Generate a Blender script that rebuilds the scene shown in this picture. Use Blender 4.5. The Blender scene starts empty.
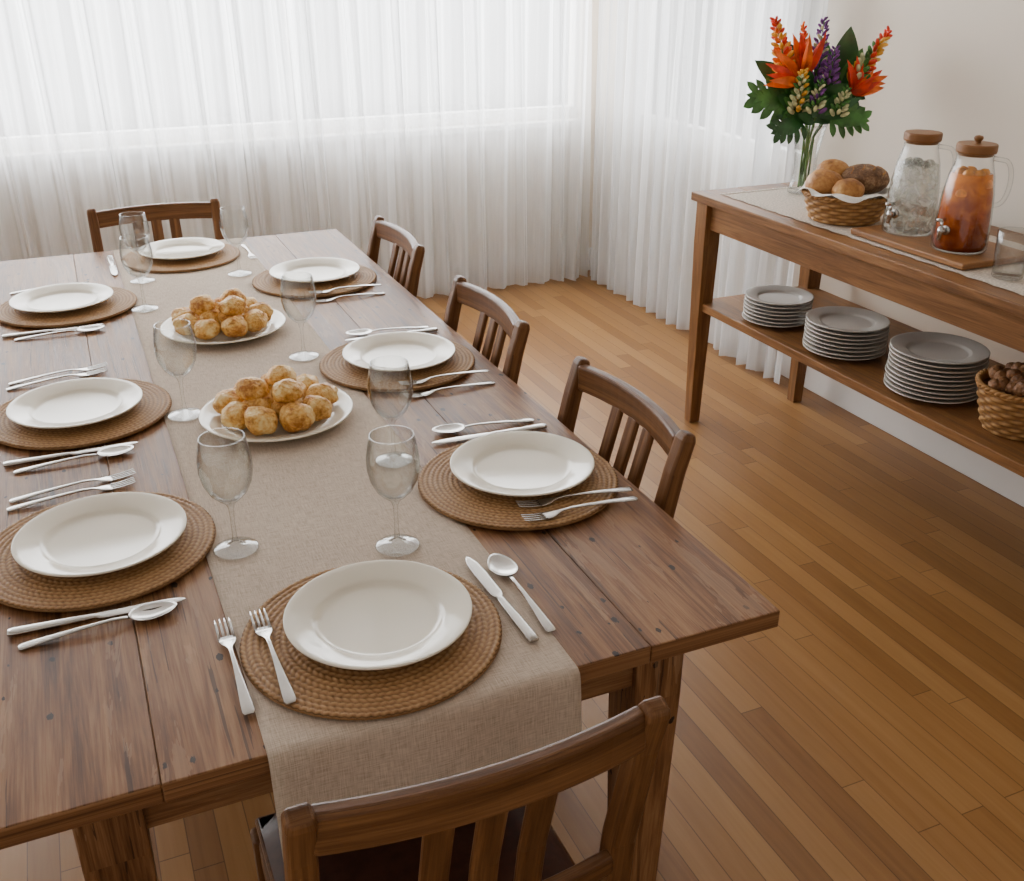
import bpy, math, random
from mathutils import Vector, Matrix, Quaternion, noise
random.seed(7)
pi=math.pi
COL=bpy.context.scene.collection

# ------------------------------------------------------------ materials
def mat(name):
    m=bpy.data.materials.new(name); m.use_nodes=True
    nt=m.node_tree; return m,nt,nt.nodes['Principled BSDF']
def N(nt,t,**kw):
    n=nt.nodes.new(t)
    for k,v in kw.items(): setattr(n,k,v)
    return n
def L(nt,a,b): nt.links.new(a,b)
def ramp(nt,fac,stops):
    r=N(nt,'ShaderNodeValToRGB'); e=r.color_ramp.elements
    while len(e)<len(stops): e.new(0.5)
    for i,(p,c) in enumerate(stops):
        e[i].position=p; e[i].color=(*c,1)
    L(nt,fac,r.inputs[0]); return r.outputs[0]
def math_(nt,op,a,b=None,clamp=False):
    n=N(nt,'ShaderNodeMath',operation=op,use_clamp=clamp)
    for i,x in enumerate((a,b)):
        if x is None: continue
        if isinstance(x,(int,float)): n.inputs[i].default_value=x
        else: L(nt,x,n.inputs[i])
    return n.outputs[0]
def mixc(nt,fac,a,b,mode='MIX'):
    n=N(nt,'ShaderNodeMix',data_type='RGBA',blend_type=mode)
    for i,x in ((0,fac),(6,a),(7,b)):
        if isinstance(x,(int,float)): n.inputs[i].default_value=x
        elif isinstance(x,tuple): n.inputs[i].default_value=(*x,1)
        else: L(nt,x,n.inputs[i])
    return n.outputs[2]
def noise_(nt,vec,scale=5,detail=4,dist=0,rough=.5):
    n=N(nt,'ShaderNodeTexNoise'); n.inputs['Scale'].default_value=scale; n.inputs['Detail'].default_value=detail
    n.inputs['Distortion'].default_value=dist; n.inputs['Roughness'].default_value=rough
    if vec is not None: L(nt,vec,n.inputs['Vector'])
    return n.outputs[0]
def bump(nt,bs,h,strength=.2,dist=.002):
    b=N(nt,'ShaderNodeBump'); b.inputs['Strength'].default_value=strength; b.inputs['Distance'].default_value=dist
    L(nt,h,b.inputs['Height']); L(nt,b.outputs[0],bs.inputs['Normal'])
def mapping(nt,src,scale):
    m=N(nt,'ShaderNodeMapping'); m.inputs['Scale'].default_value=scale; L(nt,src,m.inputs[0]); return m.outputs[0]
def wood(name,stops,rough=.45,marks=False,spec=.35):
    m,nt,bs=mat(name)
    uv=N(nt,'ShaderNodeTexCoord').outputs['UV']
    g=noise_(nt,mapping(nt,uv,(1.8,30,1)),1.0,9,1.4,.66)
    f=noise_(nt,mapping(nt,uv,(9,320,1)),1.0,3,.2,.6)
    b=noise_(nt,mapping(nt,uv,(1.3,5,1)),1.0,2,.4)
    v=math_(nt,'ADD',math_(nt,'MULTIPLY',g,.54),math_(nt,'ADD',math_(nt,'MULTIPLY',f,.24),math_(nt,'MULTIPLY',b,.22)))
    c=ramp(nt,v,stops)
    hgt=math_(nt,'ADD',g,math_(nt,'MULTIPLY',f,.6))
    if marks:
        # small irregular nail / worm marks, slightly stretched along the grain
        vo=N(nt,'ShaderNodeTexVoronoi',voronoi_dimensions='2D'); vo.inputs['Scale'].default_value=1; L(nt,mapping(nt,uv,(15,27,1)),vo.inputs['Vector'])
        sep=N(nt,'ShaderNodeSeparateColor'); L(nt,vo.outputs['Color'],sep.inputs[0])
        size=math_(nt,'ADD',math_(nt,'MULTIPLY',sep.outputs[1],.11),.075)
        near=math_(nt,'LESS_THAN',math_(nt,'ADD',vo.outputs['Distance'],math_(nt,'MULTIPLY',noise_(nt,mapping(nt,uv,(150,230,1)),1,3),.17)),math_(nt,'ADD',size,.03))
        fac=math_(nt,'MULTIPLY',near,math_(nt,'GREATER_THAN',sep.outputs[0],.72))
        c=mixc(nt,math_(nt,'MULTIPLY',fac,.93),c,(.008,.005,.004))
        cr=noise_(nt,mapping(nt,uv,(3.0,130,1)),1,3,.3); pt=noise_(nt,mapping(nt,uv,(2.5,6,1)),1,2)
        crk=math_(nt,'MULTIPLY',math_(nt,'GREATER_THAN',cr,.64),math_(nt,'GREATER_THAN',pt,.48))
        c=mixc(nt,math_(nt,'MULTIPLY',crk,.7),c,(.030,.013,.007))
        wr=noise_(nt,mapping(nt,uv,(2.0,14,1)),1,5,.6,.7)
        c=mixc(nt,math_(nt,'MULTIPLY',math_(nt,'GREATER_THAN',wr,.58),.25),c,(.50,.31,.18))
        hgt=math_(nt,'SUBTRACT',hgt,math_(nt,'MULTIPLY',math_(nt,'MAXIMUM',fac,crk),1.2))
    L(nt,c,bs.inputs['Base Color'])
    r=math_(nt,'ADD',math_(nt,'MULTIPLY',g,.25),rough-.12); L(nt,r,bs.inputs['Roughness'])
    bs.inputs['Specular IOR Level'].default_value=spec
    bump(nt,bs,hgt,.35,.0013)
    return m
M={}
M['table']=wood('table_wood',[(.38,(.062,.023,.008)),(.49,(.195,.086,.034)),(.62,(.37,.195,.088))],.44,True,.27)
M['chair']=wood('chair_wood',[(.36,(.045,.016,.005)),(.50,(.140,.058,.019)),(.66,(.27,.125,.045))],.40,False,.3)
M['side']=wood('sideboard_wood',[(.36,(.085,.034,.010)),(.50,(.21,.093,.031)),(.66,(.35,.175,.066))],.42,False,.3)
M['lidwood']=wood('lid_wood',[(.36,(.14,.055,.015)),(.52,(.26,.115,.036)),(.66,(.37,.18,.068))],.45)

def simple(name,col,rough=.5,metal=0,nscale=None,var=.15,bstr=0,**kw):
    m,nt,bs=mat(name); bs.inputs['Roughness'].default_value=rough; bs.inputs['Metallic'].default_value=metal
    oc=N(nt,'ShaderNodeTexCoord').outputs['Object']
    n=noise_(nt,oc,nscale or 12,3)
    d=tuple(x*(1-var) for x in col); l=tuple(min(1,x*(1+var)) for x in col)
    L(nt,ramp(nt,n,[(.35,d),(.65,l)]),bs.inputs['Base Color'])
    if bstr: bump(nt,bs,n,bstr,.002)
    for k,v in kw.items(): bs.inputs[k.replace('_',' ')].default_value=v
    return m
M['ceramic']=simple('cream_ceramic',(.88,.82,.69),.12,0,3,.02)
M['stone']=simple('grey_ceramic',(.60,.56,.51),.22,0,3,.03)
M['steel']=simple('steel',(.52,.50,.475),.20,1,30,.05)
M['leather']=simple('seat_leather',(.070,.024,.013),.42,0,60,.2,.2)
M['wall']=simple('wall_paint',(.76,.68,.58),.85,0,2,.02)
M['white']=simple('white_paint',(.82,.80,.77),.6,0,3,.02)
M['ceil']=simple('ceiling_paint',(.75,.74,.72),.9,0,2,.02)
M['napkin']=simple('white_cloth',(.80,.77,.71),.9,0,40,.06,.3)

def floor_mat():
    m,nt,bs=mat('floor_boards')
    oc=N(nt,'ShaderNodeTexCoord').outputs['Object']; s=N(nt,'ShaderNodeSeparateXYZ'); L(nt,oc,s.inputs[0])
    W=.060; LEN=.90
    u=math_(nt,'DIVIDE',s.outputs[0],W); row=math_(nt,'FLOOR',u)
    wn=N(nt,'ShaderNodeTexWhiteNoise',noise_dimensions='1D'); L(nt,row,wn.inputs['W'])
    v=math_(nt,'ADD',math_(nt,'DIVIDE',s.outputs[1],LEN),math_(nt,'MULTIPLY',wn.outputs[0],7.3)); bd=math_(nt,'FLOOR',v)
    cb=N(nt,'ShaderNodeCombineXYZ'); L(nt,row,cb.inputs[0]); L(nt,bd,cb.inputs[1])
    w2=N(nt,'ShaderNodeTexWhiteNoise',noise_dimensions='2D'); L(nt,cb.outputs[0],w2.inputs['Vector'])
    rnd=w2.outputs[0]
    vx=N(nt,'ShaderNodeCombineXYZ'); L(nt,math_(nt,'MULTIPLY',s.outputs[0],60),vx.inputs[0])
    L(nt,math_(nt,'MULTIPLY',s.outputs[1],3.2),vx.inputs[1]); L(nt,math_(nt,'MULTIPLY',rnd,37),vx.inputs[2])
    g=noise_(nt,vx.outputs[0],1,6,.6,.6)
    t=math_(nt,'ADD',math_(nt,'MULTIPLY',rnd,.48),math_(nt,'MULTIPLY',g,.52))
    c=ramp(nt,t,[(.12,(.185,.078,.022)),(.5,(.290,.138,.042)),(.88,(.38,.200,.070))])
    fu=math_(nt,'FRACT',u); fv=math_(nt,'FRACT',v)
    eu=math_(nt,'MINIMUM',fu,math_(nt,'SUBTRACT',1,fu)); ev=math_(nt,'MINIMUM',fv,math_(nt,'SUBTRACT',1,fv))
    gap=math_(nt,'MAXIMUM',math_(nt,'LESS_THAN',eu,.018),math_(nt,'LESS_THAN',ev,.0014))
    c=mixc(nt,math_(nt,'MULTIPLY',gap,.6),c,(.03,.012,.004))
    L(nt,c,bs.inputs['Base Color'])
    L(nt,math_(nt,'ADD',math_(nt,'MULTIPLY',g,.18),.27),bs.inputs['Roughness']); bs.inputs['Specular IOR Level'].default_value=.38
    bump(nt,bs,math_(nt,'SUBTRACT',math_(nt,'MULTIPLY',g,.3),gap),.2,.0012)
    return m
M['floor']=floor_mat()

def linen():
    m,nt,bs=mat('linen'); uv=N(nt,'ShaderNodeTexCoord').outputs['UV']
    a=noise_(nt,mapping(nt,uv,(650,40,1)),1,2); b=noise_(nt,mapping(nt,uv,(40,650,1)),1,2)
    s=math_(nt,'ADD',math_(nt,'MULTIPLY',a,.5),math_(nt,'MULTIPLY',b,.5))
    big=noise_(nt,mapping(nt,uv,(3,3,1)),1,3)
    L(nt,ramp(nt,math_(nt,'ADD',math_(nt,'MULTIPLY',s,.85),math_(nt,'MULTIPLY',big,.15)),[(.36,(.41,.325,.25)),(.62,(.66,.55,.45))]),bs.inputs['Base Color'])
    bs.inputs['Roughness'].default_value=.9; bs.inputs['Specular IOR Level'].default_value=.15; bump(nt,bs,s,.5,.0009)
    return m
M['linen']=linen()
def rattan(name,lo,mid,hi):
    m,nt,bs=mat(name); oc=N(nt,'ShaderNodeTexCoord').outputs['Object']
    n=noise_(nt,oc,90,3); n2=noise_(nt,oc,9,2)
    at=N(nt,'ShaderNodeAttribute',attribute_name='h').outputs['Fac']
    t=math_(nt,'ADD',math_(nt,'MULTIPLY',at,.62),math_(nt,'ADD',math_(nt,'MULTIPLY',n,.3),math_(nt,'MULTIPLY',n2,.15)))
    L(nt,ramp(nt,t,[(.2,lo),(.52,mid),(.9,hi)]),bs.inputs['Base Color']); bs.inputs['Roughness'].default_value=.6
    bs.inputs['Specular IOR Level'].default_value=.3
    bump(nt,bs,n,.3,.001); return m
M['rattan']=rattan('rattan',(.060,.026,.009),(.28,.145,.055),(.50,.30,.135))
M['wicker']=rattan('wicker',(.10,.042,.014),(.36,.18,.058),(.58,.35,.14))
def bread(name,a,b,c,sc=14,spec=.4,lo=.36,hi=.64):
    m,nt,bs=mat(name); tc=N(nt,'ShaderNodeTexCoord').outputs['Object']
    n=noise_(nt,tc,sc,5,.2,.6); n2=noise_(nt,tc,sc*5,3)
    t=math_(nt,'ADD',math_(nt,'MULTIPLY',n,.70),math_(nt,'MULTIPLY',n2,.30))
    L(nt,ramp(nt,t,[(lo,a),(.50,b),(hi,c)]),bs.inputs['Base Color']); bs.inputs['Roughness'].default_value=.5
    bs.inputs['Specular IOR Level'].default_value=spec
    bump(nt,bs,math_(nt,'ADD',n2,n),.8,.005); return m
M['roll']=bread('golden_crust',(.92,.68,.30),(.78,.42,.095),(.42,.15,.020),30,.4,.39,.61)
M['bun']=bread('bun_crust',(.62,.35,.11),(.43,.19,.050),(.22,.085,.022))
M['dark']=bread('rye_crust',(.40,.25,.13),(.17,.082,.036),(.065,.03,.014),30)
def curtain_mat():
    m,nt,bs=mat('sheer_fabric'); nt.nodes.remove(bs)
    out=nt.nodes['Material Output']
    uv=N(nt,'ShaderNodeTexCoord').outputs['UV']
    n=noise_(nt,mapping(nt,uv,(400,6,1)),1,2)
    col=ramp(nt,n,[(.3,(.84,.85,.86)),(.7,(.93,.935,.94))])
    d=N(nt,'ShaderNodeBsdfDiffuse'); t=N(nt,'ShaderNodeBsdfTranslucent'); tr=N(nt,'ShaderNodeBsdfTransparent')
    L(nt,col,d.inputs[0]); L(nt,col,t.inputs[0])
    a=N(nt,'ShaderNodeMixShader'); a.inputs[0].default_value=.5; L(nt,d.outputs[0],a.inputs[1]); L(nt,t.outputs[0],a.inputs[2])
    lw=N(nt,'ShaderNodeLayerWeight'); lw.inputs[0].default_value=.5
    # open weave seen face-on lets light straight through, closes up at grazing angles
    f=math_(nt,'MULTIPLY',math_(nt,'POWER',math_(nt,'SUBTRACT',1,lw.outputs['Facing']),1.6),.36,True)
    b=N(nt,'ShaderNodeMixShader'); L(nt,f,b.inputs[0]); L(nt,a.outputs[0],b.inputs[1]); L(nt,tr.outputs[0],b.inputs[2])
    L(nt,b.outputs[0],out.inputs[0]); return m
M['curtain']=curtain_mat()
def thin_glass(name,tint=(.985,.99,.985),edge=(.36,.38,.38),refl=.75,base=.06,pw=2.8):
    m,nt,bs=mat(name); nt.nodes.remove(bs); out=nt.nodes['Material Output']
    lw=N(nt,'ShaderNodeLayerWeight'); lw.inputs[0].default_value=.5
    f=math_(nt,'POWER',lw.outputs['Facing'],pw)
    tr=N(nt,'ShaderNodeBsdfTransparent'); gl=N(nt,'ShaderNodeBsdfGlossy'); gl.inputs['Roughness'].default_value=.03
    L(nt,mixc(nt,f,tint,edge),tr.inputs[0])
    mx=N(nt,'ShaderNodeMixShader'); L(nt,math_(nt,'ADD',math_(nt,'MULTIPLY',f,refl),base,True),mx.inputs[0])
    L(nt,tr.outputs[0],mx.inputs[1]); L(nt,gl.outputs[0],mx.inputs[2]); L(nt,mx.outputs[0],out.inputs[0]); return m
M['glass']=thin_glass('clear_glass')
M['jglass']=thin_glass('jug_glass',edge=(.5,.52,.52),refl=.6,base=.05,pw=3.0)
def tea():
    m,nt,bs=mat('iced_tea'); oc=N(nt,'ShaderNodeTexCoord').outputs['Object']; s=N(nt,'ShaderNodeSeparateXYZ'); L(nt,oc,s.inputs[0])
    n=noise_(nt,oc,34,2,.5)
    t=math_(nt,'ADD',math_(nt,'MULTIPLY',s.outputs[2],3.6),math_(nt,'MULTIPLY',math_(nt,'SUBTRACT',n,.5),.8))
    c=ramp(nt,t,[(.05,(.15,.020,.003)),(.40,(.38,.075,.006)),(.80,(.78,.24,.018))])
    L(nt,c,bs.inputs['Base Color'])
    bs.inputs['Roughness'].default_value=.15; bs.inputs['Specular IOR Level'].default_value=.25; return m
M['tea']=tea()
def water():
    m,nt,bs=mat('iced_water'); oc=N(nt,'ShaderNodeTexCoord').outputs['Object']
    n=noise_(nt,oc,42,4,.8); nt.nodes.remove(bs); out=nt.nodes['Material Output']
    d=N(nt,'ShaderNodeBsdfPrincipled'); L(nt,ramp(nt,n,[(.38,(.36,.35,.32)),(.62,(.88,.88,.85))]),d.inputs[0]); d.inputs['Roughness'].default_value=.12
    tr=N(nt,'ShaderNodeBsdfTransparent'); tr.inputs[0].default_value=(.88,.90,.88,1)
    mx=N(nt,'ShaderNodeMixShader'); L(nt,math_(nt,'MULTIPLY',math_(nt,'SUBTRACT',n,.20,True),1.1,True),mx.inputs[0]); L(nt,tr.outputs[0],mx.inputs[1]); L(nt,d.outputs[0],mx.inputs[2]); L(nt,mx.outputs[0],out.inputs[0]); return m
M['water']=water()
M['ice']=simple('tea_ice',(.78,.32,.06),.12,0,40,.3)
M['orange']=simple('orange_petal',(.90,.15,.010),.45,0,30,.3)
M['red']=simple('red_petal',(.70,.045,.010),.45,0,30,.3)
M['yellow']=simple('yellow_petal',(.85,.42,.04),.5,0,30,.3)
M['purple']=simple('purple_petal',(.19,.055,.26),.5,0,50,.4)
M['cream']=simple('cream_petal',(.62,.62,.34),.6,0,50,.3)
M['leaf']=simple('green_leaf',(.055,.18,.032),.38,0,16,.45)
M['leafd']=simple('dark_leaf',(.022,.090,.022),.36,0,16,.4)
M['stem']=simple('green_stem',(.12,.24,.06),.5,0,20,.3)
M['nut']=bread('nut_shell',(.40,.20,.085),(.24,.105,.038),(.12,.05,.02),25)
M['lace']=simple('lace_cloth',(.58,.50,.42),.9,0,150,.24,.5)
M['citrus']=simple('orange_slice',(.85,.27,.02),.35,0,60,.25)

# ------------------------------------------------------------ mesh builder
class B:
    def __init__(s): s.v=[];s.f=[];s.m=[];s.s=[];s.uv=[];s.h=[]
    def add(s,vs,fs,m=0,smooth=True,uvs=None,h=None):
        o=len(s.v); s.v+= [tuple(v) for v in vs]; s.h += (h if h else [.5]*len(vs))
        for i,f in enumerate(fs):
            s.f.append([o+j for j in f]); s.m.append(m); s.s.append(smooth)
            s.uv.append(uvs[i] if uvs else [(0,0)]*len(f))
    def beam(s,path,m=0,up=(0,0,1),n=None):
        up=Vector(up); P=[Vector(p[0]) for p in path]; vs=[]; acc=[0]
        ou,ov=random.random()*9,random.random()*9
        for i,(p,w,h) in enumerate(path):
            t=(P[min(i+1,len(P)-1)]-P[max(i-1,0)]).normalized()
            sd=t.cross(up).normalized(); u2=sd.cross(t).normalized(); p=P[i]
            vs+=[p-sd*w/2-u2*h/2,p+sd*w/2-u2*h/2,p+sd*w/2+u2*h/2,p-sd*w/2+u2*h/2]
            if i: acc.append(acc[-1]+(P[i]-P[i-1]).length)
        fs=[];uvs=[]
        for i in range(len(P)-1):
            a=i*4;b=a+4
            for k in range(4):
                k2=(k+1)%4; fs.append((a+k,a+k2,b+k2,b+k))
                ww=(vs[a+k2]-vs[a+k]).length; v0=ov+k*.37
                uvs.append([(ou+acc[i],v0),(ou+acc[i],v0+ww),(ou+acc[i+1],v0+ww),(ou+acc[i+1],v0)])
        for b0,rev in ((0,True),(len(vs)-4,False)):
            q=[b0,b0+1,b0+2,b0+3]; w,h=path[0][1],path[0][2]
            fq=[(ou,ov),(ou+.02,ov),(ou+.02,ov+h),(ou,ov+h)]
            fs.append(tuple(reversed(q)) if rev else tuple(q)); uvs.append(fq)
        s.add(vs,fs,m,False,uvs)
    def box(s,x,y,z,m=0):
        d=(x[1]-x[0],y[1]-y[0],z[1]-z[0]); c=Vector(((x[0]+x[1])/2,(y[0]+y[1])/2,(z[0]+z[1])/2))
        a=max(range(3),key=lambda i:d[i])
        e=Vector((0,0,0)); e[a]=d[a]/2
        if a==0: up=(0,0,1);w,h=d[1],d[2]
        elif a==1: up=(0,0,1);w,h=d[0],d[2]
        else: up=(0,1,0);w,h=d[0],d[1]
        s.beam([(c-e,w,h),(c+e,w,h)],m,up)
    def lathe(s,prof,seg=48,m=0,c=(0,0,0),rf=None,smooth=True,a0=0,a1=2*pi):
        vs=[];n=len(prof);hh=[];full=abs(a1-a0-2*pi)<1e-6; S=seg if full else seg+1
        for j in range(S):
            a=a0+(a1-a0)*j/seg
            for i,(r,z) in enumerate(prof):
                h=.5
                if rf: r,z,h=rf(r,z,a,i)
                vs.append((c[0]+r*math.cos(a),c[1]+r*math.sin(a),c[2]+z)); hh.append(h)
        fs=[]
        for j in range(seg):
            k=(j+1)%S
            for i in range(n-1): fs.append((j*n+i,k*n+i,k*n+i+1,j*n+i+1))
        s.add(vs,fs,m,smooth,None,hh)
    def tube(s,pts,r,m=0,seg=8,flat=1.0):
        P=[Vector(p) for p in pts]; vs=[]; rr=r if isinstance(r,(list,tuple)) else [r]*len(P)
        pu=Vector((0,0,1))
        for i in range(len(P)):
            t=(P[min(i+1,len(P)-1)]-P[max(i-1,0)]).normalized()
            if abs(t.dot(pu))>.95: pu=Vector((1,0,0)) if abs(t.x)<.8 else Vector((0,1,0))
            sd=t.cross(pu).normalized(); u2=sd.cross(t).normalized(); pu=u2
            for k in range(seg):
                a=2*pi*k/seg; vs.append(P[i]+sd*math.cos(a)*rr[i]+u2*math.sin(a)*rr[i]*flat)
        fs=[]
        for i in range(len(P)-1):
            for k in range(seg):
                k2=(k+1)%seg; fs.append((i*seg+k,i*seg+k2,(i+1)*seg+k2,(i+1)*seg+k))
        fs.append(tuple(range(seg))[::-1]); fs.append(tuple((len(P)-1)*seg+k for k in range(seg)))
        s.add(vs,fs,m,True)
    def ell(s,c,r,m=0,rot=None,nu=16,nv=10,amp=0,seed=0,flatb=1):
        vs=[];c=Vector(c)
        for j in range(nv+1):
            ph=pi*j/nv
            for i in range(nu):
                a=2*pi*i/nu
                d=Vector((math.sin(ph)*math.cos(a),math.sin(ph)*math.sin(a),math.cos(ph)))
                k=1+amp*noise.noise(d*1.6+Vector((seed*3.1,seed*1.7,seed)))+amp*.35*noise.noise(d*5+Vector((seed,seed*2,1)))
                p=Vector((d.x*r[0],d.y*r[1],d.z*r[2]))*k
                if p.z<0: p.z*=flatb
                if rot is not None: p=rot@p
                vs.append(c+p)
        fs=[(j*nu+i,(j+1)*nu+i,(j+1)*nu+(i+1)%nu,j*nu+(i+1)%nu) for j in range(nv) for i in range(nu)]
        s.add(vs,fs,m,True)
    def leaf(s,base,tip,w,m=0,sag=.0,nrm=(0,-1,.3),n=8,peak=.45,cup=.15):
        b=Vector(base);t=Vector(tip);ax=(t-b);Ln=ax.length;ax.normalize()
        sd=ax.cross(Vector(nrm)).normalized(); up=sd.cross(ax).normalized(); vs=[]
        for i in range(n+1):
            q=i/n; ww=w/2*(math.sin(pi*(q**(math.log(.5)/math.log(peak))))**.8 if 0<q<1 else .02)
            p=b+ax*Ln*q+up*(sag*Ln*math.sin(pi*q))
            vs+=[p-sd*ww+up*ww*cup,p-up*0,p+sd*ww+up*ww*cup]
        fs=[]
        for i in range(n):
            a=i*3; fs+=[(a,a+1,a+4,a+3),(a+1,a+2,a+5,a+4)]
        s.add(vs,fs,m,True)
    def obj(s,name,mats,loc=(0,0,0),rot=0,bevel=0,parent=None,weld=False):
        me=bpy.data.meshes.new(name); me.from_pydata(s.v,[],s.f)
        for k in mats: me.materials.append(M[k])
        me.polygons.foreach_set('material_index',s.m); me.polygons.foreach_set('use_smooth',s.s)
        uv=me.uv_layers.new(name='UVMap'); flat=[c for f in s.uv for p in f for c in p]; uv.data.foreach_set('uv',flat)
        at=me.attributes.new('h','FLOAT','POINT'); at.data.foreach_set('value',s.h)
        me.update()
        o=bpy.data.objects.new(name,me); COL.objects.link(o); o.location=loc; o.rotation_euler=(0,0,rot)
        if bevel:
            b=o.modifiers.new('bevel','BEVEL'); b.width=bevel; b.segments=3; b.limit_method='ANGLE'; b.angle_limit=math.radians(50)
        if parent: o.parent=parent
        return o
def inst(o,loc,rot=0,name=None,parent=None):
    n=bpy.data.objects.new(name or o.name.split('.')[0],o.data); COL.objects.link(n); n.location=loc; n.rotation_euler=(0,0,rot)
    for m in o.modifiers:
        b=n.modifiers.new('bevel','BEVEL'); b.width=m.width;b.segments=3;b.limit_method='ANGLE';b.angle_limit=m.angle_limit
    if parent: n.parent=parent
    return n
def empty(name,loc=(0,0,0),rot=0):
    e=bpy.data.objects.new(name,None); COL.objects.link(e); e.location=loc; e.rotation_euler=(0,0,rot); e.empty_display_size=.1; return e

# ------------------------------------------------------------ room
b=B(); b.box((-3.2,2.85),(-1.5,5.25),(-.08,0)); b.obj('floor',['floor'])
b=B(); b.box((-3.2,2.85),(-1.5,5.25),(2.75,2.83)); b.obj('ceiling',['ceil'])
b=B()
b.box((-3.2,2.85),(5.1,5.25),(0,.85)); b.box((-3.2,2.85),(5.1,5.25),(2.45,2.75)); b.box((2.62,2.85),(5.1,5.25),(.85,2.45)); b.box((-3.2,-2.2),(5.1,5.25),(.85,2.45))
b.obj('wall_far',['wall'])
b=B()
b.box((2.72,2.85),(-1.5,3.35),(0,2.75)); b.box((2.72,2.85),(3.35,4.75),(2.45,2.75)); b.box((2.72,2.85),(4.75,5.1),(0,2.75)); b.box((2.72,2.85),(3.35,4.75),(0,.85))
b.obj('wall_right',['wall'])
b=B(); b.box((2.70,2.72),(-1.5,5.1),(0,.13)); b.obj('baseboard_right',['white'],bevel=.004)
b=B(); b.box((-3.2,2.70),(5.08,5.1),(0,.13)); b.obj('baseboard_far',['white'],bevel=.004)
b=B()
xs=[-2.2,-.55,1.1,2.62]
b.box((-2.2,2.62),(5.14,5.2),(.85,.91)); b.box((-2.2,2.62),(5.14,5.2),(2.39,2.45))
for x in xs: b.box((max(-2.2,x-.018),min(2.62,x+.018)),(5.14,5.2),(.91,2.39))
b.box((-2.25,2.62),(5.04,5.1),(.82,.85))
b.obj('window_1',['white'],bevel=.003)
b=B(); b.box((2.76,2.82),(3.35,4.75),(2.39,2.45)); b.box((2.76,2.82),(3.35,4.75),(.85,.91))
for y in (3.38,4.05,4.72): b.box((2.76,2.82),(y-.02,y+.02),(.91,2.39))
b.obj('window_2',['white'],bevel=.003)

def curtain(name,p0,p1,lam,amp,z0,z1,seed):
    rnd=random.Random(seed); p0=Vector((*p0,0));p1=Vector((*p1,0)); d=p1-p0; Ln=d.length; d.normalize(); nn=Vector((-d.y,d.x,0))
    nx=int(Ln/.007); nz=14; vs=[]; fs=[]; uvs=[]
    for i in range(nx+1):
        s=i/nx*Ln
        ph=2*pi*s/lam+3.6*noise.noise(Vector((s*1.9,seed,0)))
        a=amp*(.8+.8*noise.noise(Vector((s*3.1,seed+5,0))))
        for j in range(nz+1):
            t=j/nz; z=z0+(z1-z0)*t
            q=math.sin(ph+.6*noise.noise(Vector((s*2,z*.9,seed))))
            off=a*(q+.30*math.sin(2.6*ph+1+z*.5)+.12*math.sin(5.3*ph+z))*(1.0-.2*t)
            side=.014*math.sin(ph*.5+z*1.3)
            p=p0+d*(s+side)+nn*off; vs.append((p.x,p.y,z))
    for i in range(nx):
        for j in range(nz):
            a=i*(nz+1)+j; b_=a+nz+1; fs.append((a,b_,b_+1,a+1))
            u0,u1=i/nx*Ln,(i+1)/nx*Ln; v0,v1=j/nz*2.6,(j+1)/nz*2.6
            uvs.append([(u0,v0),(u1,v0),(u1,v1),(u0,v1)])
    q=B(); q.add(vs,fs,0,True,uvs); return q.obj(name,['curtain'])
curtain('sheer_curtain',(-2.6,4.96),(1.10,4.96),.105,.038,.015,2.66,1)
curtain('sheer_curtain',(1.06,4.925),(2.585,4.925),.105,.036,.015,2.66,2)
curtain('sheer_curtain',(2.615,4.93),(2.615,3.16),.100,.036,.015,2.66,3)
b=B(); b.tube([(-2.7,4.95,2.69),(2.615,4.95,2.69)],.012,0); b.tube([(2.615,4.95,2.69),(2.615,3.1,2.69)],.012,0); b.obj('curtain_rod',['steel'])

# ------------------------------------------------------------ dining table
TX0,TX1,TY0,TY1=-.235,.855,.976,3.535
b=B(); pw=(TX1-TX0)/5
for i in range(5):
    x0=TX0+i*pw; b.box((x0+.0003,x0+pw-.0003),(TY0+random.uniform(0,.003),TY1),(.730,.76-random.uniform(0,.0006)))
ax0,ax1,ay0,ay1=TX0+.12,TX1-.12,TY0+.075,TY1-.075
b.box((ax0,ax1),(ay0,ay0+.028),(.63,.730)); b.box((ax0,ax1),(ay1-.028,ay1),(.63,.730))
b.box((ax0,ax0+.028),(ay0+.028,ay1-.028),(.63,.730)); b.box((ax1-.028,ax1),(ay0+.028,ay1-.028),(.63,.730))
for x in (ax0+.03,ax1-.04):
    for y in (ay0+.03,ay1-.03):
        b.beam([((x,y,0),.055,.055),((x,y,.6),.082,.082),((x,y,.730),.082,.082)],0,(0,1,0))
b.obj('dining_table',['table'],bevel=.0022)

# runner
b=B(); path=[]
RX0,RX1=.105,.521
path+= [(TY1+.012,.60),(TY1+.010,.68),(TY1+.008,.745),(TY1+.002,.760)]
y=TY1-.02
while y>TY0+.02: path.append((y,.7625)); y-=.05
path+=[(TY0+.008,.7625),(TY0-.002,.7615),(TY0-.008,.757),(TY0-.0105,.748),(TY0-.012,.72),(TY0-.013,.69),(TY0-.015,.66),(TY0-.017,.63),(TY0-.019,.605)]
nx=24; vs=[];fs=[];uvs=[];acc=0;A=[]
for i,(y,z) in enumerate(path):
    if i: acc+=math.dist(path[i],path[i-1])
    A.append(acc)
    drop=max(0,.75-z)
    for j in range(nx+1):
        x=RX0+(RX1-RX0)*j/nx+.003*noise.noise(Vector((y*3,j*.01,0)))
        yy=y-(drop*.07*(1+math.sin(x*22+1)) if y<1.2 else -drop*.05)
        zz=z+(.0004*noise.noise(Vector((x*9,y*9,0))) if z>.76 else 0)
        vs.append((x,yy,zz))
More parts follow.
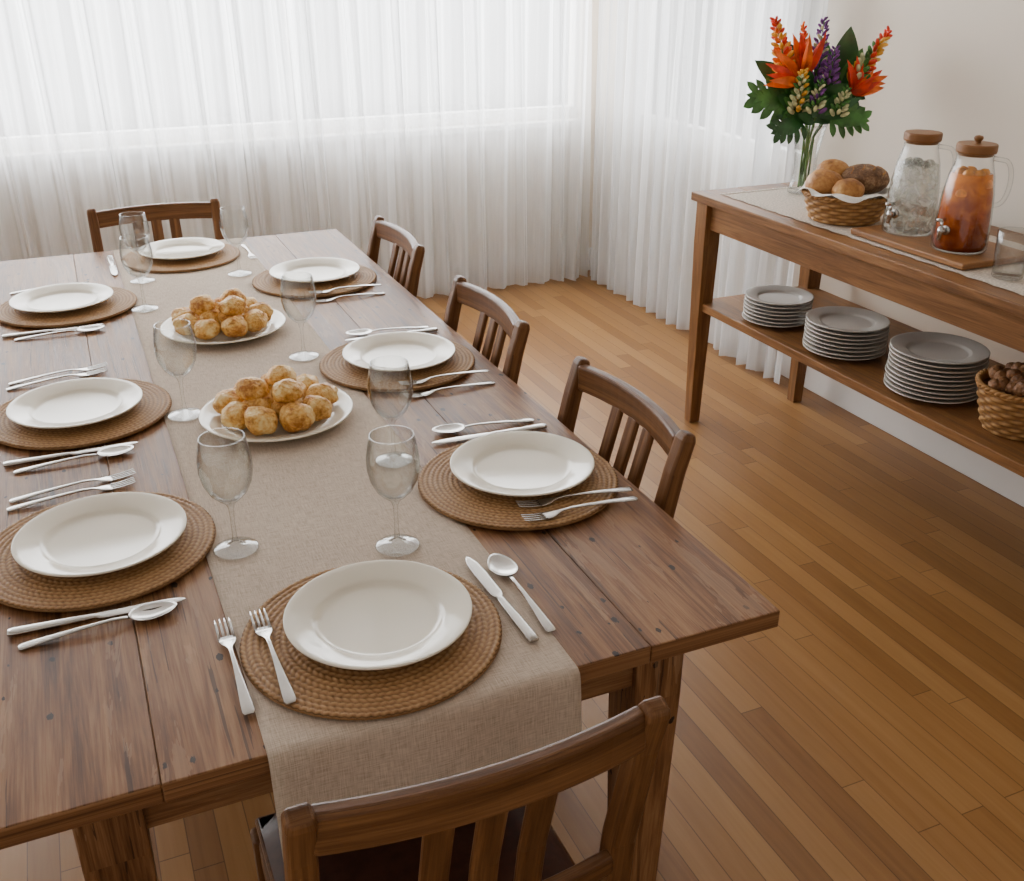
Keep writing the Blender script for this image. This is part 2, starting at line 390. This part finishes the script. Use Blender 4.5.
for i in range(len(path)-1):
    for j in range(nx):
        a=i*(nx+1)+j; fs.append((a,a+1,a+nx+2,a+nx+1))
        u0,u1=j*.0173,(j+1)*.0173; uvs.append([(u0,A[i]),(u1,A[i]),(u1,A[i+1]),(u0,A[i+1])])
b.add(vs,fs,0,True,uvs); o=b.obj('table_runner',['linen'])
sm=o.modifiers.new('s','SOLIDIFY'); sm.thickness=.0016; sm.offset=1

# ------------------------------------------------------------ placemats
R=.181
b=B(); nr=20
prof=[(0.0001,.006)]
ns=4
for k in range(nr):
    for q in range(ns): prof.append((R*(k+q/ns+.1)/nr,0.0))
prof+= [(R,.0)]
def mrf(r,z,a,i):
    if r<.001: return r,.008,.5
    u=r/R*nr; k=int(min(u,nr-.001)); f=u-k
    coil=math.sin(pi*min(max(f,0),1))**.6
    nb=max(6,int(2*pi*(k+.5)/nr*R/.0105)); br=abs(math.sin(a*nb/2+ (f-.5)*2.2*(1 if k%2 else -1)))**.7
    h=coil*(.40+.60*br)
    return r*(1+.006*math.sin(a*nb)*(1 if f>.5 and k==nr-1 else 0)),.0055+.0032*h,h
b.lathe(prof,400,0,rf=mrf)
b.lathe([(R,.0058),(R+.001,.003),(R-.002,.0),(0.001,.0)],96,0)
mat0=b.obj('woven_placemat',['rattan'],(0.288,1.153,.7645))
mats=[(.663,1.497),(.645,2.158),(.630,2.915),(.300,3.335),(-.053,2.930),(-.052,2.142),(-.050,1.553)]
for x,y in mats: inst(mat0,(x,y,.7645),random.random()*6)

# ------------------------------------------------------------ plates
def plate_prof(r,h,w,t=.004):
    return [(0.0001,.0045),(w*.92,.0045),(w,.006),(w*1.04,.0095),(w*1.10,h*.62),(r*.93,h*.88),(r*.985,h),(r,h-.0006),(r*.998,h-.003),(r*.93,h*.88-t),(w*1.13,h*.62-t*1.1),(w*.97,.0018),(w*.93,0),(w*.88,0),(w*.86,.002),(0.0001,.002)]
b=B(); b.lathe(plate_prof(.132,.021,.086),96); plate0=b.obj('dinner_plate',['ceramic'],(.302,1.166,.7734))
plates=[(.679,1.515),(.652,2.165),(.635,2.930),(.305,3.345),(-.062,2.935),(-.058,2.140),(-.043,1.555)]
for x,y in plates:
    n=inst(plate0,(x,y,.7734))
# ------------------------------------------------------------ cutlery
def strip(b,secs,seg=10):
    vs=[]
    for (x,w,z,t) in secs:
        for k in range(seg):
            a=2*pi*k/seg; c,s_=math.cos(a),math.sin(a)
            vs.append((x,w/2*math.copysign(abs(c)**.7,c),z+t/2*math.copysign(abs(s_)**.7,s_)))
    n=len(secs); fs=[(i*seg+k,i*seg+(k+1)%seg,(i+1)*seg+(k+1)%seg,(i+1)*seg+k) for i in range(n-1) for k in range(seg)]
    fs+=[tuple(range(seg))[::-1],tuple((n-1)*seg+k for k in range(seg))]
    b.add(vs,fs,0,True)
hand=[(-.105,.006,.0015,.002),(-.1045,.012,.0016,.0025),(-.100,.017,.0018,.003),(-.085,.0165,.003,.003),(-.05,.012,.0055,.003),(-.01,.0075,.0075,.0032),(.02,.0055,.0080,.0034)]
b=B(); strip(b,hand+[(.035,.006,.0068,.003),(.045,.012,.0050,.0022),(.052,.020,.0036,.002),(.060,.0245,.0026,.002),(.070,.025,.0022,.002)])
for k in range(4):
    yy=(k-1.5)*.0066
    vs=len(b.v)
    strip(b,[(.067,.0046,.0022,.002),(.085,.0042,.003,.0019),(.10,.0036,.0050,.0017),(.109,.0020,.0068,.0012)],6)
    for i in range(vs,len(b.v)): p=b.v[i]; b.v[i]=(p[0],p[1]+yy,p[2])
fork0=b.obj('fork',['steel'],(.098,1.156,.7645),pi/2)
b=B(); strip(b,hand+[(.035,.006,.0068,.003),(.045,.009,.0055,.0022)])
vs=[];fs=[];nu=24;nv=8
for side in (0,1):
    for j in range(nv+1):
        r=j/nv
        for i in range(nu):
            a=2*pi*i/nu; x=math.cos(a)*r; y=math.sin(a)*r*(1-.16*math.cos(a))
            z=.0012+.0085*(r**2.2)*(.75+.25*abs(math.cos(a)))*.75+(.0010 if side else 0)
            vs.append((.076+.034*x,.0215*y,z))
o1=(nv+1)*nu
for j in range(nv):
    for i in range(nu):
        a=j*nu+i;a2=j*nu+(i+1)%nu; fs.append((a,a+nu,a2+nu,a2)); fs.append((o1+a,o1+a2,o1+a2+nu,o1+a+nu))
for i in range(nu): a=nv*nu+i;a2=nv*nu+(i+1)%nu; fs.append((a,o1+a,o1+a2,a2))
b.add(vs,fs,0,True); spoon0=b.obj('spoon',['steel'],(.521,1.162,.7642),pi/2)
b=B(); strip(b,[(-.12,.010,.004,.005),(-.1195,.015,.004,.0065),(-.112,.0185,.004,.007),(-.06,.0165,.004,.0065),(-.012,.0125,.004,.006),(-.004,.0095,.004,.005),(.002,.0165,.004,.003),(.01,.0205,.004,.0022),(.07,.0215,.004,.0018),(.10,.018,.004,.0015),(.116,.010,.004,.0013),(.122,.002,.004,.001)])
knife0=b.obj('table_knife',['steel'],(.485,1.165,.7642),pi/2+.03)
Z=.7606
ZM=.7735
fork1=inst(fork0,(.148,1.145,ZM),pi/2+.01)
def put(o,h,t,z=Z,tl=0):
    a=math.atan2(t[1]-h[1],t[0]-h[0]); n=inst(o,((h[0]+t[0])/2,(h[1]+t[1])/2,z),a)
    if tl: n.rotation_euler=(0,-tl,a)
    return n
put(fork0,(.826,1.371),(.622,1.392),ZM); put(fork0,(.812,1.338),(.615,1.345),ZM)
put(knife0,(.814,1.698),(.574,1.712)); put(spoon0,(.800,1.738),(.600,1.760))
put(fork0,(.808,2.004),(.608,2.000),ZM); put(fork0,(.805,1.961),(.604,1.957),Z)
put(knife0,(.812,2.352),(.575,2.362)); put(spoon0,(.79,2.384),(.60,2.402))
put(fork0,(.785,2.757),(.580,2.750),ZM); put(fork0,(.780,2.716),(.580,2.710))
put(knife0,(-.207,2.735),(.02,2.737)); put(spoon0,(-.19,2.702),(.03,2.706))
put(fork0,(-.2,3.135),(.01,3.15))
put(knife0,(-.195,1.944),(.040,1.946)); put(spoon0,(-.180,1.906),(.030,1.919))
put(fork0,(-.200,2.352),(.010,2.385)); put(fork0,(-.195,2.385),(.014,2.420))
put(knife0,(-.182,1.362),(.055,1.350)); put(spoon0,(-.165,1.322),(.035,1.334))
put(fork0,(-.185,1.755),(.015,1.775)); put(fork0,(-.180,1.787),(.017,1.812))
put(fork0,(.508,3.43),(.508,3.23),Z); put(knife0,(.09,3.44),(.09,3.21))

# ------------------------------------------------------------ wine glasses
b=B()
b.lathe([(.0345,.0002),(.036,.0012),(.034,.0026),(.02,.0046),(.009,.0085),(.0048,.016),(.0036,.03),(.0034,.055),(.0042,.074),(.008,.084),(.018,.092),(.029,.104),(.0375,.122),(.0415,.142),(.0415,.160),(.0385,.180),(.0352,.1970),(.0348,.1985),(.0338,.1985),(.0334,.1970),(.0370,.180),(.0400,.160),(.0400,.142),(.0360,.122),(.0275,.1055),(.0165,.0945),(.0001,.0885)],56)
b.lathe([(.0001,.0010),(.0345,.0010)],32)
g0=b.obj('wine_glass',['glass'],(.152,1.463,.7645))
for x,y in [(.393,1.368),(.482,1.668),(.147,2.046),(.453,2.290),(.437,3.071),(.140,2.826),(.160,3.110)]: inst(g0,(x,y,.7645))

# ------------------------------------------------------------ bread platters
def rolls(cx,cy,seed):
    rr=random.Random(seed)
    b=B(); b.lathe(plate_prof(.155,.022,.110),96); b.obj('serving_plate',['ceramic'],(cx,cy,.7645))
    b=B()
    def one(x,y,z,r):
        q=Quaternion((rr.uniform(-1,1),rr.uniform(-1,1),rr.uniform(-1,1)),rr.uniform(0,.4))@Quaternion((0,0,1),rr.uniform(0,6))
        b.ell((x,y,z),(r*1.06,r*.98,r*.80),0,q.to_matrix(),28,18,.18,rr.random()*50)
    for i in range(9):
        a=2*pi*i/9+rr.uniform(-.08,.08); one(.094*math.cos(a),.094*math.sin(a),.034,rr.uniform(.030,.034))
    for i in range(4):
        a=2*pi*i/4+.4; one(.040*math.cos(a),.040*math.sin(a),.038,.033)
    for i in range(3):
        a=2*pi*i/3+rr.uniform(-.2,.2)+.9; one(.045*math.cos(a),.045*math.sin(a),.070,rr.uniform(.030,.033))
    b.obj('cheese_bread_rolls',['roll'],(cx,cy,.7645+.003))
rolls(.320,1.951,3); rolls(.309,2.556,9)

# ------------------------------------------------------------ chairs
def chair_mesh():
    b=B(); hw=.200
    for s in (-1,1):
        x=s*hw
        b.beam([((x,-.205,0),.034,.036),((x,-.178,.25),.036,.040),((x,-.170,.45),.036,.042),((x,-.188,.62),.034,.036),((x,-.228,.80),.032,.032),((x,-.246,.862),.032,.030),((x,-.250,.875),.027,.022)],0,(0,1,0))
        b.beam([((x*.98,.185,0),.028,.028),((x*.98,.185,.43),.036,.036)],0,(0,1,0))
        b.beam([((x,-.165,.405),.022,.055),((x*.98,.17,.405),.022,.055)])
        b.beam([((x,-.178,.20),.018,.03),((x*.98,.172,.20),.018,.03)])
    b.beam([((-hw,.185,.405),.022,.055),((hw,.185,.405),.022,.055)])
    b.beam([((-hw,-.172,.405),.022,.055),((hw,-.172,.405),.022,.055)])
    b.beam([((-hw,-.02,.20),.018,.03),((hw,-.02,.20),.018,.03)])
    n=14; P=[]
    for i in range(n+1):
        t=i/n*2-1; P.append(((t*(hw-.010),-.240-.026*(1-t*t),.838+.004*(1-t*t)),.023,.056))
    b.beam(P)
    P=[]
    for i in range(n+1):
        t=i/n*2-1; P.append(((t*(hw-.012),-.192-.018*(1-t*t),.585),.018,.034))
    b.beam(P)
    for x in (-.060,0,.060):
        q=1-(x/hw)**2
        b.beam([((x,-.192-.018*q,.590),.036,.013),((x,-.208-.021*q,.70),.036,.013),((x,-.236-.026*q,.822),.036,.013)],0,(0,1,0))
    b.box((-.205,.205),(-.15,.205),(.432,.445))
    vs=[];fs=[];n=14
    for j in range(n+1):
        for i in range(n+1):
            u=i/n*2-1;v=j/n*2-1
            e=(1-abs(u)**6)*(1-abs(v)**6)
            vs.append((u*.2,.0275+v*.172,.445+.028*e**.5+.004*(1-u*u)*(1-v*v)))
    for j in range(n):
        for i in range(n): a=j*(n+1)+i; fs.append((a,a+1,a+n+2,a+n+1))
    b.add(vs,fs,1,True)
    return b
ch=chair_mesh().obj('dining_chair',['chair','leather'],(.303,1.004,0),0,bevel=.007)
inst(ch,(.675,1.555,0),pi/2); inst(ch,(.658,2.220,0),pi/2); inst(ch,(.664,2.970,0),pi/2); inst(ch,(.263,3.41,0),pi)

# ------------------------------------------------------------ sideboard
b=B(); SX0,SX1,SY0,SY1=2.04,2.62,1.18,3.09
for i in range(3):
    w=(SX1-SX0)/3; b.box((SX0+i*w+.0004,SX0+(i+1)*w-.0004),(SY0,SY1),(.848,.878))
fx,bx,fy,by=2.085,2.575,SY0+.06,SY1-.055
b.box((fx-.012,fx+.012),(fy,by),(.755,.848)); b.box((bx-.012,bx+.012),(fy,by),(.755,.848)); b.box((fx,bx),(by-.012,by+.012),(.755,.848)); b.box((fx,bx),(fy-.012,fy+.012),(.755,.848))
for x in (fx,bx):
    for y in (fy,by): b.beam([((x,y,0),.042,.042),((x,y,.70),.066,.066),((x,y,.848),.066,.066)],0,(0,1,0))
b.box((2.07,2.59),(SY0+.04,SY1-.04),(.452,.482))
b.obj('sideboard',['side'],bevel=.003)
b=B(); vs=[];fs=[];nx=12;ny=60
for j in range(ny+1):
    for i in range(nx+1):
        x=2.105+.40*i/nx; y=2.985-1.75*j/ny
        e=.004*math.sin(j*2.1) if i in(0,nx) else 0
        vs.append((x+e,y,.8795+.0006*(1+noise.noise(Vector((x*12,y*12,0))))))
for j in range(ny):
    for i in range(nx): a=j*(nx+1)+i; fs.append((a,a+nx+1,a+nx+2,a+1))
b.add(vs,fs,0,True)
for k in range(64):
    x=2.108+.395*k/63; b.tube([(x,2.984,.8805),(x+random.uniform(-.003,.003),3.008,.8800)],.0011,0,4)
o=b.obj('sideboard_cloth',['lace'])
ST=.8825
def stack(x,y,r,n,seed):
    rr=random.Random(seed); b=B(); P=plate_prof(r,.019,r*.62)
    for i in range(n): b.lathe(P,64,0,(rr.uniform(-.002,.002),rr.uniform(-.002,.002),i*.0130))
    b.obj('plate_stack',['stone'],(x,y,.4825))
stack(2.195,2.735,.116,7,1); stack(2.208,2.40,.129,8,2); stack(2.222,2.03,.135,10,3)

def basket(b,r0,r1,h,rows,ns=26,m=0):
    N_=ns*6; hh=[];vs=[];nz=rows*4
    for j in range(nz+1):
        t=j/nz; row=int(t*rows-1e-6); f=t*rows-row; rb=r0+(r1-r0)*t**.8
        for i in range(N_):
            a=2*pi*i/N_; w=math.sin(a*ns/2+(pi if row%2 else 0)); bulge=math.sin(pi*f)
            r=rb+.0035*w*bulge+.002*bulge; vs.append((r*math.cos(a),r*math.sin(a),t*h)); hh.append(.15+.5*bulge*(.5+.5*w)+.2*bulge)
    fs=[(j*N_+i,j*N_+(i+1)%N_,(j+1)*N_+(i+1)%N_,(j+1)*N_+i) for j in range(nz) for i in range(N_)]
    b.add(vs,fs,m,True,None,hh)
    b.lathe([(r1-.006,h),(r0-.006,.006),(.001,.006)],64,m); b.lathe([(.001,0),(r0,0)],64,m)
    for k in range(2):
        pts=[];n=160
        for i in range(n+1):
            a=2*pi*i/n; q=a*22+k*pi; pts.append(((r1+.004*math.cos(q))*math.cos(a),(r1+.004*math.cos(q))*math.sin(a),h+.003*math.sin(q)+.002))
        b.tube(pts,.0048,m,6)
e=empty('bread_basket',(2.240,2.52,ST))
b=B(); basket(b,.102,.130,.080,7); b.obj('basket',['wicker'],parent=e)
b=B(); vs=[];fs=[];n=72;rows=7
for j in range(rows+1):
    t=j/rows
    for i in range(n):
        a=2*pi*i/n; wv=noise.noise(Vector((math.cos(a)*2,math.sin(a)*2,3)))
        if j<=4: r=.085+.040*t/(.57); z=.05+.047*t/.57
        else: r=.125+.009*(j-4)*(.6+max(0,wv)); z=.097-(j-4)*(.001+.012*max(0,wv))
        r+=.005*math.sin(a*9+j*.5)*t; z+=.006*math.sin(a*7)*t
        vs.append((r*math.cos(a),r*math.sin(a),z))
fs=[(j*n+i,j*n+(i+1)%n,(j+1)*n+(i+1)%n,(j+1)*n+i) for j in range(rows) for i in range(n)]
b.add(vs,fs,0,True); b.obj('napkin',['napkin'],parent=e)
b=B()
b.ell((-.065,.035,.108),(.058,.058,.045),0,None,28,18,.06,1)
b.ell((-.01,.065,.135),(.055,.05,.040),0,None,28,18,.06,5)
b.ell((-.04,-.050,.100),(.05,.045,.038),0,None,28,18,.06,8)
b.ell((.050,-.01,.120),(.078,.058,.046),1,Matrix.Rotation(-.5,3,'Z'),32,20,.07,2)
for k in range(4):
    t=(k-1.5)*.032; c=math.cos(-.5);s_=math.sin(-.5)
    pts=[]
    for q in range(7):
        yy=(q/6-.5)*.07; xx=t+.01*math.sin(q); zz=.119+.0465*math.sqrt(max(0,1-(xx/.08)**2-(yy/.058)**2))
        pts.append((.050+xx*c-yy*s_,-.01+xx*s_+yy*c,zz))
    b.tube(pts,.0030,0,6)
b.obj('bread_loaves',['bun','dark'],parent=e)

e=empty('walnut_basket',(2.235,1.735,.4825))
b=B(); basket(b,.085,.118,.125,10,24)
b.obj('basket',['wicker'],parent=e)
b=B(); rr=random.Random(5)
for k in range(46):
    a=rr.uniform(0,2*pi); r=.095*math.sqrt(rr.random()); b.ell((r*math.cos(a),r*math.sin(a),.128+.025*(1-(r/.1)**2)+rr.uniform(-.006,.006)),(.021,.018,.017),0,Quaternion((rr.random(),rr.random(),rr.random()+.01),rr.uniform(0,3)).to_matrix(),10,8,.12,k)
b.lathe([(.001,.12),(.106,.112)],40,0)
b.obj('walnuts',['nut'],parent=e)

# tray + pitchers + tumbler
b=B(); b.box((2.125,2.385),(1.915,2.355),(0,.018)); b.obj('serving_board',['lidwood'],(0,0,ST),bevel=.005)
PZ=ST+.0182
def pitcher(x,y,liq):
    e=empty('beverage_pitcher' ,(x,y,PZ),0)
    b=B()
    K=.885
    o=[(.078*K,.0),(.082*K,.004),(.083*K,.02),(.080*K,.09),(.075*K,.15),(.066*K,.20),(.057*K,.228),(.0525*K,.245),(.0545*K,.258)]
    b.lathe([(.001,0)]+o,64,0)
    d=Vector((.82,-.57,0))
    pts=[d*.048+Vector((0,0,.245))]
    for t in range(13):
        a=pi*t/12; pts.append(d*(.070+.030*math.sin(a)**.8)+Vector((0,0,.182+.060*math.cos(a))))
    pts.append(d*.060+Vector((0,0,.118)))
    b.tube(pts,.0065,1,10)
    b.obj('jug',['jglass','glass'],parent=e)
    b=B(); top=.205 if liq=='tea' else .195
    pr=[(.0752*K,.0045),(.080*K,.02),(.077*K,.09),(.072*K,.15),(.062*K,.20),(.055*K,.225)]
    def rad(z):
        for (r0,z0),(r1,z1) in zip(pr,pr[1:]):
            if z<=z1: return r0+(r1-r0)*(z-z0)/(z1-z0)
        return .05
    zs=[.0048,.02,.06,.09,.12,.15,.18,top]
    b.lathe([(.001,.0048)]+[(rad(z)-.001,z) for z in zs]+[(.001,top)],48,0); b.obj('liquid',[liq],parent=e)
    b=B(); rr=random.Random(2)
    for k in range(7):
        a=k*.9; r=.030 if k else 0; b.ell((r*math.cos(a),r*math.sin(a),top+.002),(.016,.016,.012),0,Matrix.Rotation(a,3,'Z'),8,6,.2,k)
    b.obj('ice_cubes',['ice' if liq=='tea' else 'water'],parent=e)
    if liq=='tea':
        b=B()
        for (a,z,rr_) in ((-1.35,.178,.017),(-2.7,.155,.016)):
            r=rad(z)-.0015; nn=Vector((math.cos(a),math.sin(a),0)); rot=nn.to_track_quat('Z','Y').to_matrix()
            b.ell(nn*r*.955+Vector((0,0,z)),(rr_,rr_,.004),0,rot,20,8)
        b.obj('orange_slices',['citrus'],parent=e)
    b=B(); b.lathe([(.001,.252),(.0445,.252),(.0445,.258),(.051,.260),(.052,.264),(.052,.279),(.050,.283),(.001,.283)],48,0,smooth=False)
    if liq=='tea': b.lathe([(.001,.284),(.008,.284),(.007,.288),(.011,.292),(.0125,.297),(.010,.302),(.001,.304)],24,0)
    b.obj('lid',['lidwood'],parent=e,bevel=.001)
    b=B(); d=Vector((-.93,-.15,0)).normalized()
    p=d*.070+Vector((0,0,.060)); b.tube([p,p+d*.028],.008,0,12); b.tube([p+d*.022+Vector((0,0,.012)),p+d*.022,p+d*.026+Vector((0,0,-.024))],[.007,.007,.0055],0,10)
    b.tube([p+d*.022+Vector((0,0,.010)),p+d*.022+Vector((0,0,.028))],.004,0,8); b.tube([p+d*.012+Vector((0,0,.030)),p+d*.042+Vector((0,0,.032))],.005,0,8)
    b.tube([p-d*.004,p+d*.004],.013,0,16)
    b.obj('spigot',['steel'],parent=e)
pitcher(2.250,2.255,'water'); pitcher(2.236,2.045,'tea')
b=B(); b.lathe([(.001,.002),(.034,.002),(.036,.001),(.038,.004),(.043,.12),(.042,.1215),(.041,.12),(.0365,.012),(.001,.012)],48,0)
b.obj('tumbler_glass',['glass'],(2.185,1.825,ST))

# ------------------------------------------------------------ vase and flowers
VX,VY=2.375,2.90
b=B()
def vr(r,z,a,i): return (r*(1+.022*math.cos(a*12)) if .015<z else r),z,.5
b.lathe([(.001,.002),(.050,.002),(.052,.006),(.044,.03),(.038,.07),(.038,.11),(.043,.16),(.054,.215),(.059,.232),(.0575,.233),(.052,.213),(.041,.16),(.036,.11),(.036,.07),(.041,.03),(.045,.014),(.001,.012)],96,0,rf=vr)
b.obj('glass_vase',['jglass'],(VX,VY,ST))
b=B() # 0 stem 1 leaf 2 dark leaf 3 orange 4 red 5 yellow 6 purple 7 cream
cr=Vector((.917,-.399,0)); cf=Vector((.399,.917,0)); rr=random.Random(11)
def Q(r,z,d=0): return cr*r+cf*d+Vector((0,0,z))
def stem(top,k):
    a=k*1.3; bs=Vector((.015*math.cos(a),.015*math.sin(a),.02)); nk=Vector((top.x*.12,top.y*.12,.19))
    nk.x=max(-.03,min(.03,nk.x)); nk.y=max(-.03,min(.03,nk.y))
    pts=[bs.lerp(nk,t/4) for t in range(5)]+[nk.lerp(top,t/5)+Vector((0,0,.02*math.sin(pi*t/5))) for t in range(1,6)]
    b.tube(pts,.0034,0,6); return nk
def spike(base,tip,mats,n=26,r=.02,bud=.009):
    ax=(tip-base); b.tube([base,tip],[.003,.0015],0,6); an=ax.normalized(); s1=an.cross(Vector((0,1,.1))).normalized(); s2=an.cross(s1)
    for i in range(n):
        t=i/n; a=i*2.4; rr_=r*(1-t*.75); p=base+ax*t; d=s1*math.cos(a)+s2*math.sin(a)
        q=p+d*rr_+an*.006; ax2=(d+an*.8).normalized(); rot=ax2.to_track_quat('Z','Y').to_matrix()
        b.ell(q,(bud*.7*(1-t*.5),bud*.7*(1-t*.5),bud*1.5*(1-t*.5)),mats[i%len(mats)] if t<.85 else mats[-1],rot,7,6)
def bird(c,dirs,mats,Ls=.11,w=.026):
    for i,(r,z,d) in enumerate(dirs):
        v=Q(r,z,d).normalized(); b.leaf(c,c+v*Ls*rr.uniform(.8,1.15),w,mats[i%len(mats)],.08,(0,-1,.2),8,.35,.7)
        b.leaf(c,c+v*Ls*.9,w*.8,mats[i%len(mats)],-.05,(1,0,.2),8,.35,.7)
def monstera(c,axis,size,m,nrm):
    ax=axis.normalized(); sd=ax.cross(Vector(nrm)).normalized()
    b.leaf(c,c+ax*size,size*.46,m,.04,nrm,8,.4,.05)
    for k in range(5):
        t=.02+k*.17; p=c+ax*size*t
        for s in (-1,1):
            ang=.25+k*.16; d=(sd*s*math.cos(ang)+ax*math.sin(ang)); ln=size*(.62-.05*k-.10*(k==0))
            b.leaf(p,p+d*ln,size*.20,m,.06,nrm,7,.6,.1)
flow=Q
tops=[flow(-.13,.45,.02),flow(-.04,.44,0),flow(.005,.40,.02),flow(.14,.37,.03),flow(.15,.36,0),flow(-.06,.33,-.05),flow(.07,.42,.05),flow(-.12,.32,0),flow(.02,.33,-.06)]
for k,t in enumerate(tops): stem(t,k)
spike(flow(-.09,.39,.02),flow(-.150,.565,.03),[5,3,5,4],48,.030,.015)
spike(flow(-.03,.42,.02),flow(-.055,.550,.03),[3,4,3],26,.012,.012)
spike(flow(.13,.37,0),flow(.225,.530,.0),[5,1,5,7,4],48,.028,.015)
spike(flow(.0,.36,.0),flow(.012,.565,.02),[6,6,7,6],60,.032,.012)
spike(flow(.035,.36,-.03),flow(.045,.48,-.03),[6,6,6],36,.028,.011)
spike(flow(-.06,.28,-.05),flow(-.060,.41,-.06),[7,7,1,5],44,.030,.013)
spike(flow(-.01,.28,-.07),flow(.0,.38,-.07),[7,6,1],34,.026,.011)
spike(flow(.07,.27,-.06),flow(.09,.36,-.07),[7,7,1],30,.024,.011)
bird(flow(-.055,.38,-.01),[(.1,1,0),(-.25,1,.2),(.35,.9,-.2),(-.7,.6,0),(.0,.9,-.4),(-.1,1,.1)],[3,3,4],.15,.032)
bird(flow(-.07,.37,-.03),[(-1,.25,0),(-1,-.05,-.2),(-.9,.5,.2),(-.8,.1,-.5)],[4,3],.12,.032)
bird(flow(.12,.335,-.02),[(.3,1,0),(.7,.8,0),(1,.45,-.2),(.05,1,.1),(1,.15,.1),(.6,.6,-.5),(-.3,.8,-.3)],[4,3,4],.11,.032)
bird(flow(.145,.36,.0),[(1,.3,0),(1,.6,.1),(.9,.05,-.1)],[3,4],.090,.028)
monstera(flow(-.08,.30,-.04),Q(-1,.22,-.1),.165,1,(.1,-1,.35))
monstera(flow(-.045,.25,-.06),Q(-.8,-.25,-.3),.125,2,(.1,-1,.6))
monstera(flow(.05,.26,-.05),Q(.9,-.05,-.2),.13,1,(-.1,-1,.4))
monstera(flow(.06,.31,.0),Q(.8,.35,.1),.13,2,(-.1,-1,.4))
b.leaf(flow(.06,.30,.04),flow(.115,.54,.06),.13,2,.05,(0,-1,.1),12,.45,.2)
b.leaf(flow(.09,.30,.05),flow(.17,.47,.08),.10,1,.05,(0,-1,.1),10,.45,.2)
b.leaf(flow(.03,.30,.06),flow(.04,.50,.08),.09,1,.05,(0,-1,.1),10,.45,.2)
b.leaf(flow(-.02,.30,.05),flow(-.19,.43,.09),.09,2,.05,(0,-1,.2),10,.45,.2)
b.leaf(flow(-.02,.32,.06),flow(-.10,.50,.09),.08,2,.05,(0,-1,.2),10,.45,.2)
for k in range(40):
    a=rr.uniform(-1.4,1.4); ln=rr.uniform(.09,.17); c0=flow(rr.uniform(-.04,.04),rr.uniform(.235,.32),rr.uniform(-.06,.05))
    c1=c0+Q(math.sin(a)*ln,math.cos(a)*ln*.7,rr.uniform(-.10,.08)); b.leaf(c0,c1,rr.uniform(.04,.07),rr.choice([1,2,2]),rr.uniform(.02,.12),(rr.uniform(-.3,.3),-1,.4),8,.5,.2)
b.obj('tropical_flower_bouquet',['stem','leaf','leafd','orange','red','yellow','purple','cream'],(VX,VY,ST))

# ------------------------------------------------------------ lights
def area(name,loc,rot,sx,sy,p,col=(1,1,1)):
    l=bpy.data.lights.new(name,'AREA'); l.shape='RECTANGLE'; l.size=sx; l.size_y=sy; l.energy=p; l.color=col
    o=bpy.data.objects.new(name,l); COL.objects.link(o); o.location=loc; o.rotation_euler=rot; return o
area('window_daylight',(.2,5.45,1.75),(-pi/2,0,0),5.4,2.0,540,(.97,.985,1))
area('side_window_daylight',(3.1,4.05,1.65),(0,pi/2,0),1.7,1.6,75,(.97,.985,1))
# added fill light from the world: brighter through the omitted left wall, dimmer behind
w=bpy.data.worlds.new('world'); bpy.context.scene.world=w; w.use_nodes=True; nt=w.node_tree
bg=nt.nodes['Background']; bg.inputs[0].default_value=(1.0,.93,.84,1)
tc=N(nt,'ShaderNodeTexCoord'); sp=N(nt,'ShaderNodeSeparateXYZ'); L(nt,tc.outputs['Generated'],sp.inputs[0])
st=math_(nt,'ADD',.42,math_(nt,'MULTIPLY',math_(nt,'MAXIMUM',math_(nt,'MULTIPLY',sp.outputs[0],-1),0),.62))
L(nt,st,bg.inputs[1])

# ------------------------------------------------------------ camera
cam=bpy.data.cameras.new('camera'); co=bpy.data.objects.new('camera',cam); COL.objects.link(co)
cam.sensor_width=36; cam.lens=1014/1024*36; co.location=(0,0,1.62); co.rotation_euler=(pi/2-math.radians(25.3),0,-math.radians(23.5))
cam.clip_start=.02
bpy.context.scene.camera=co
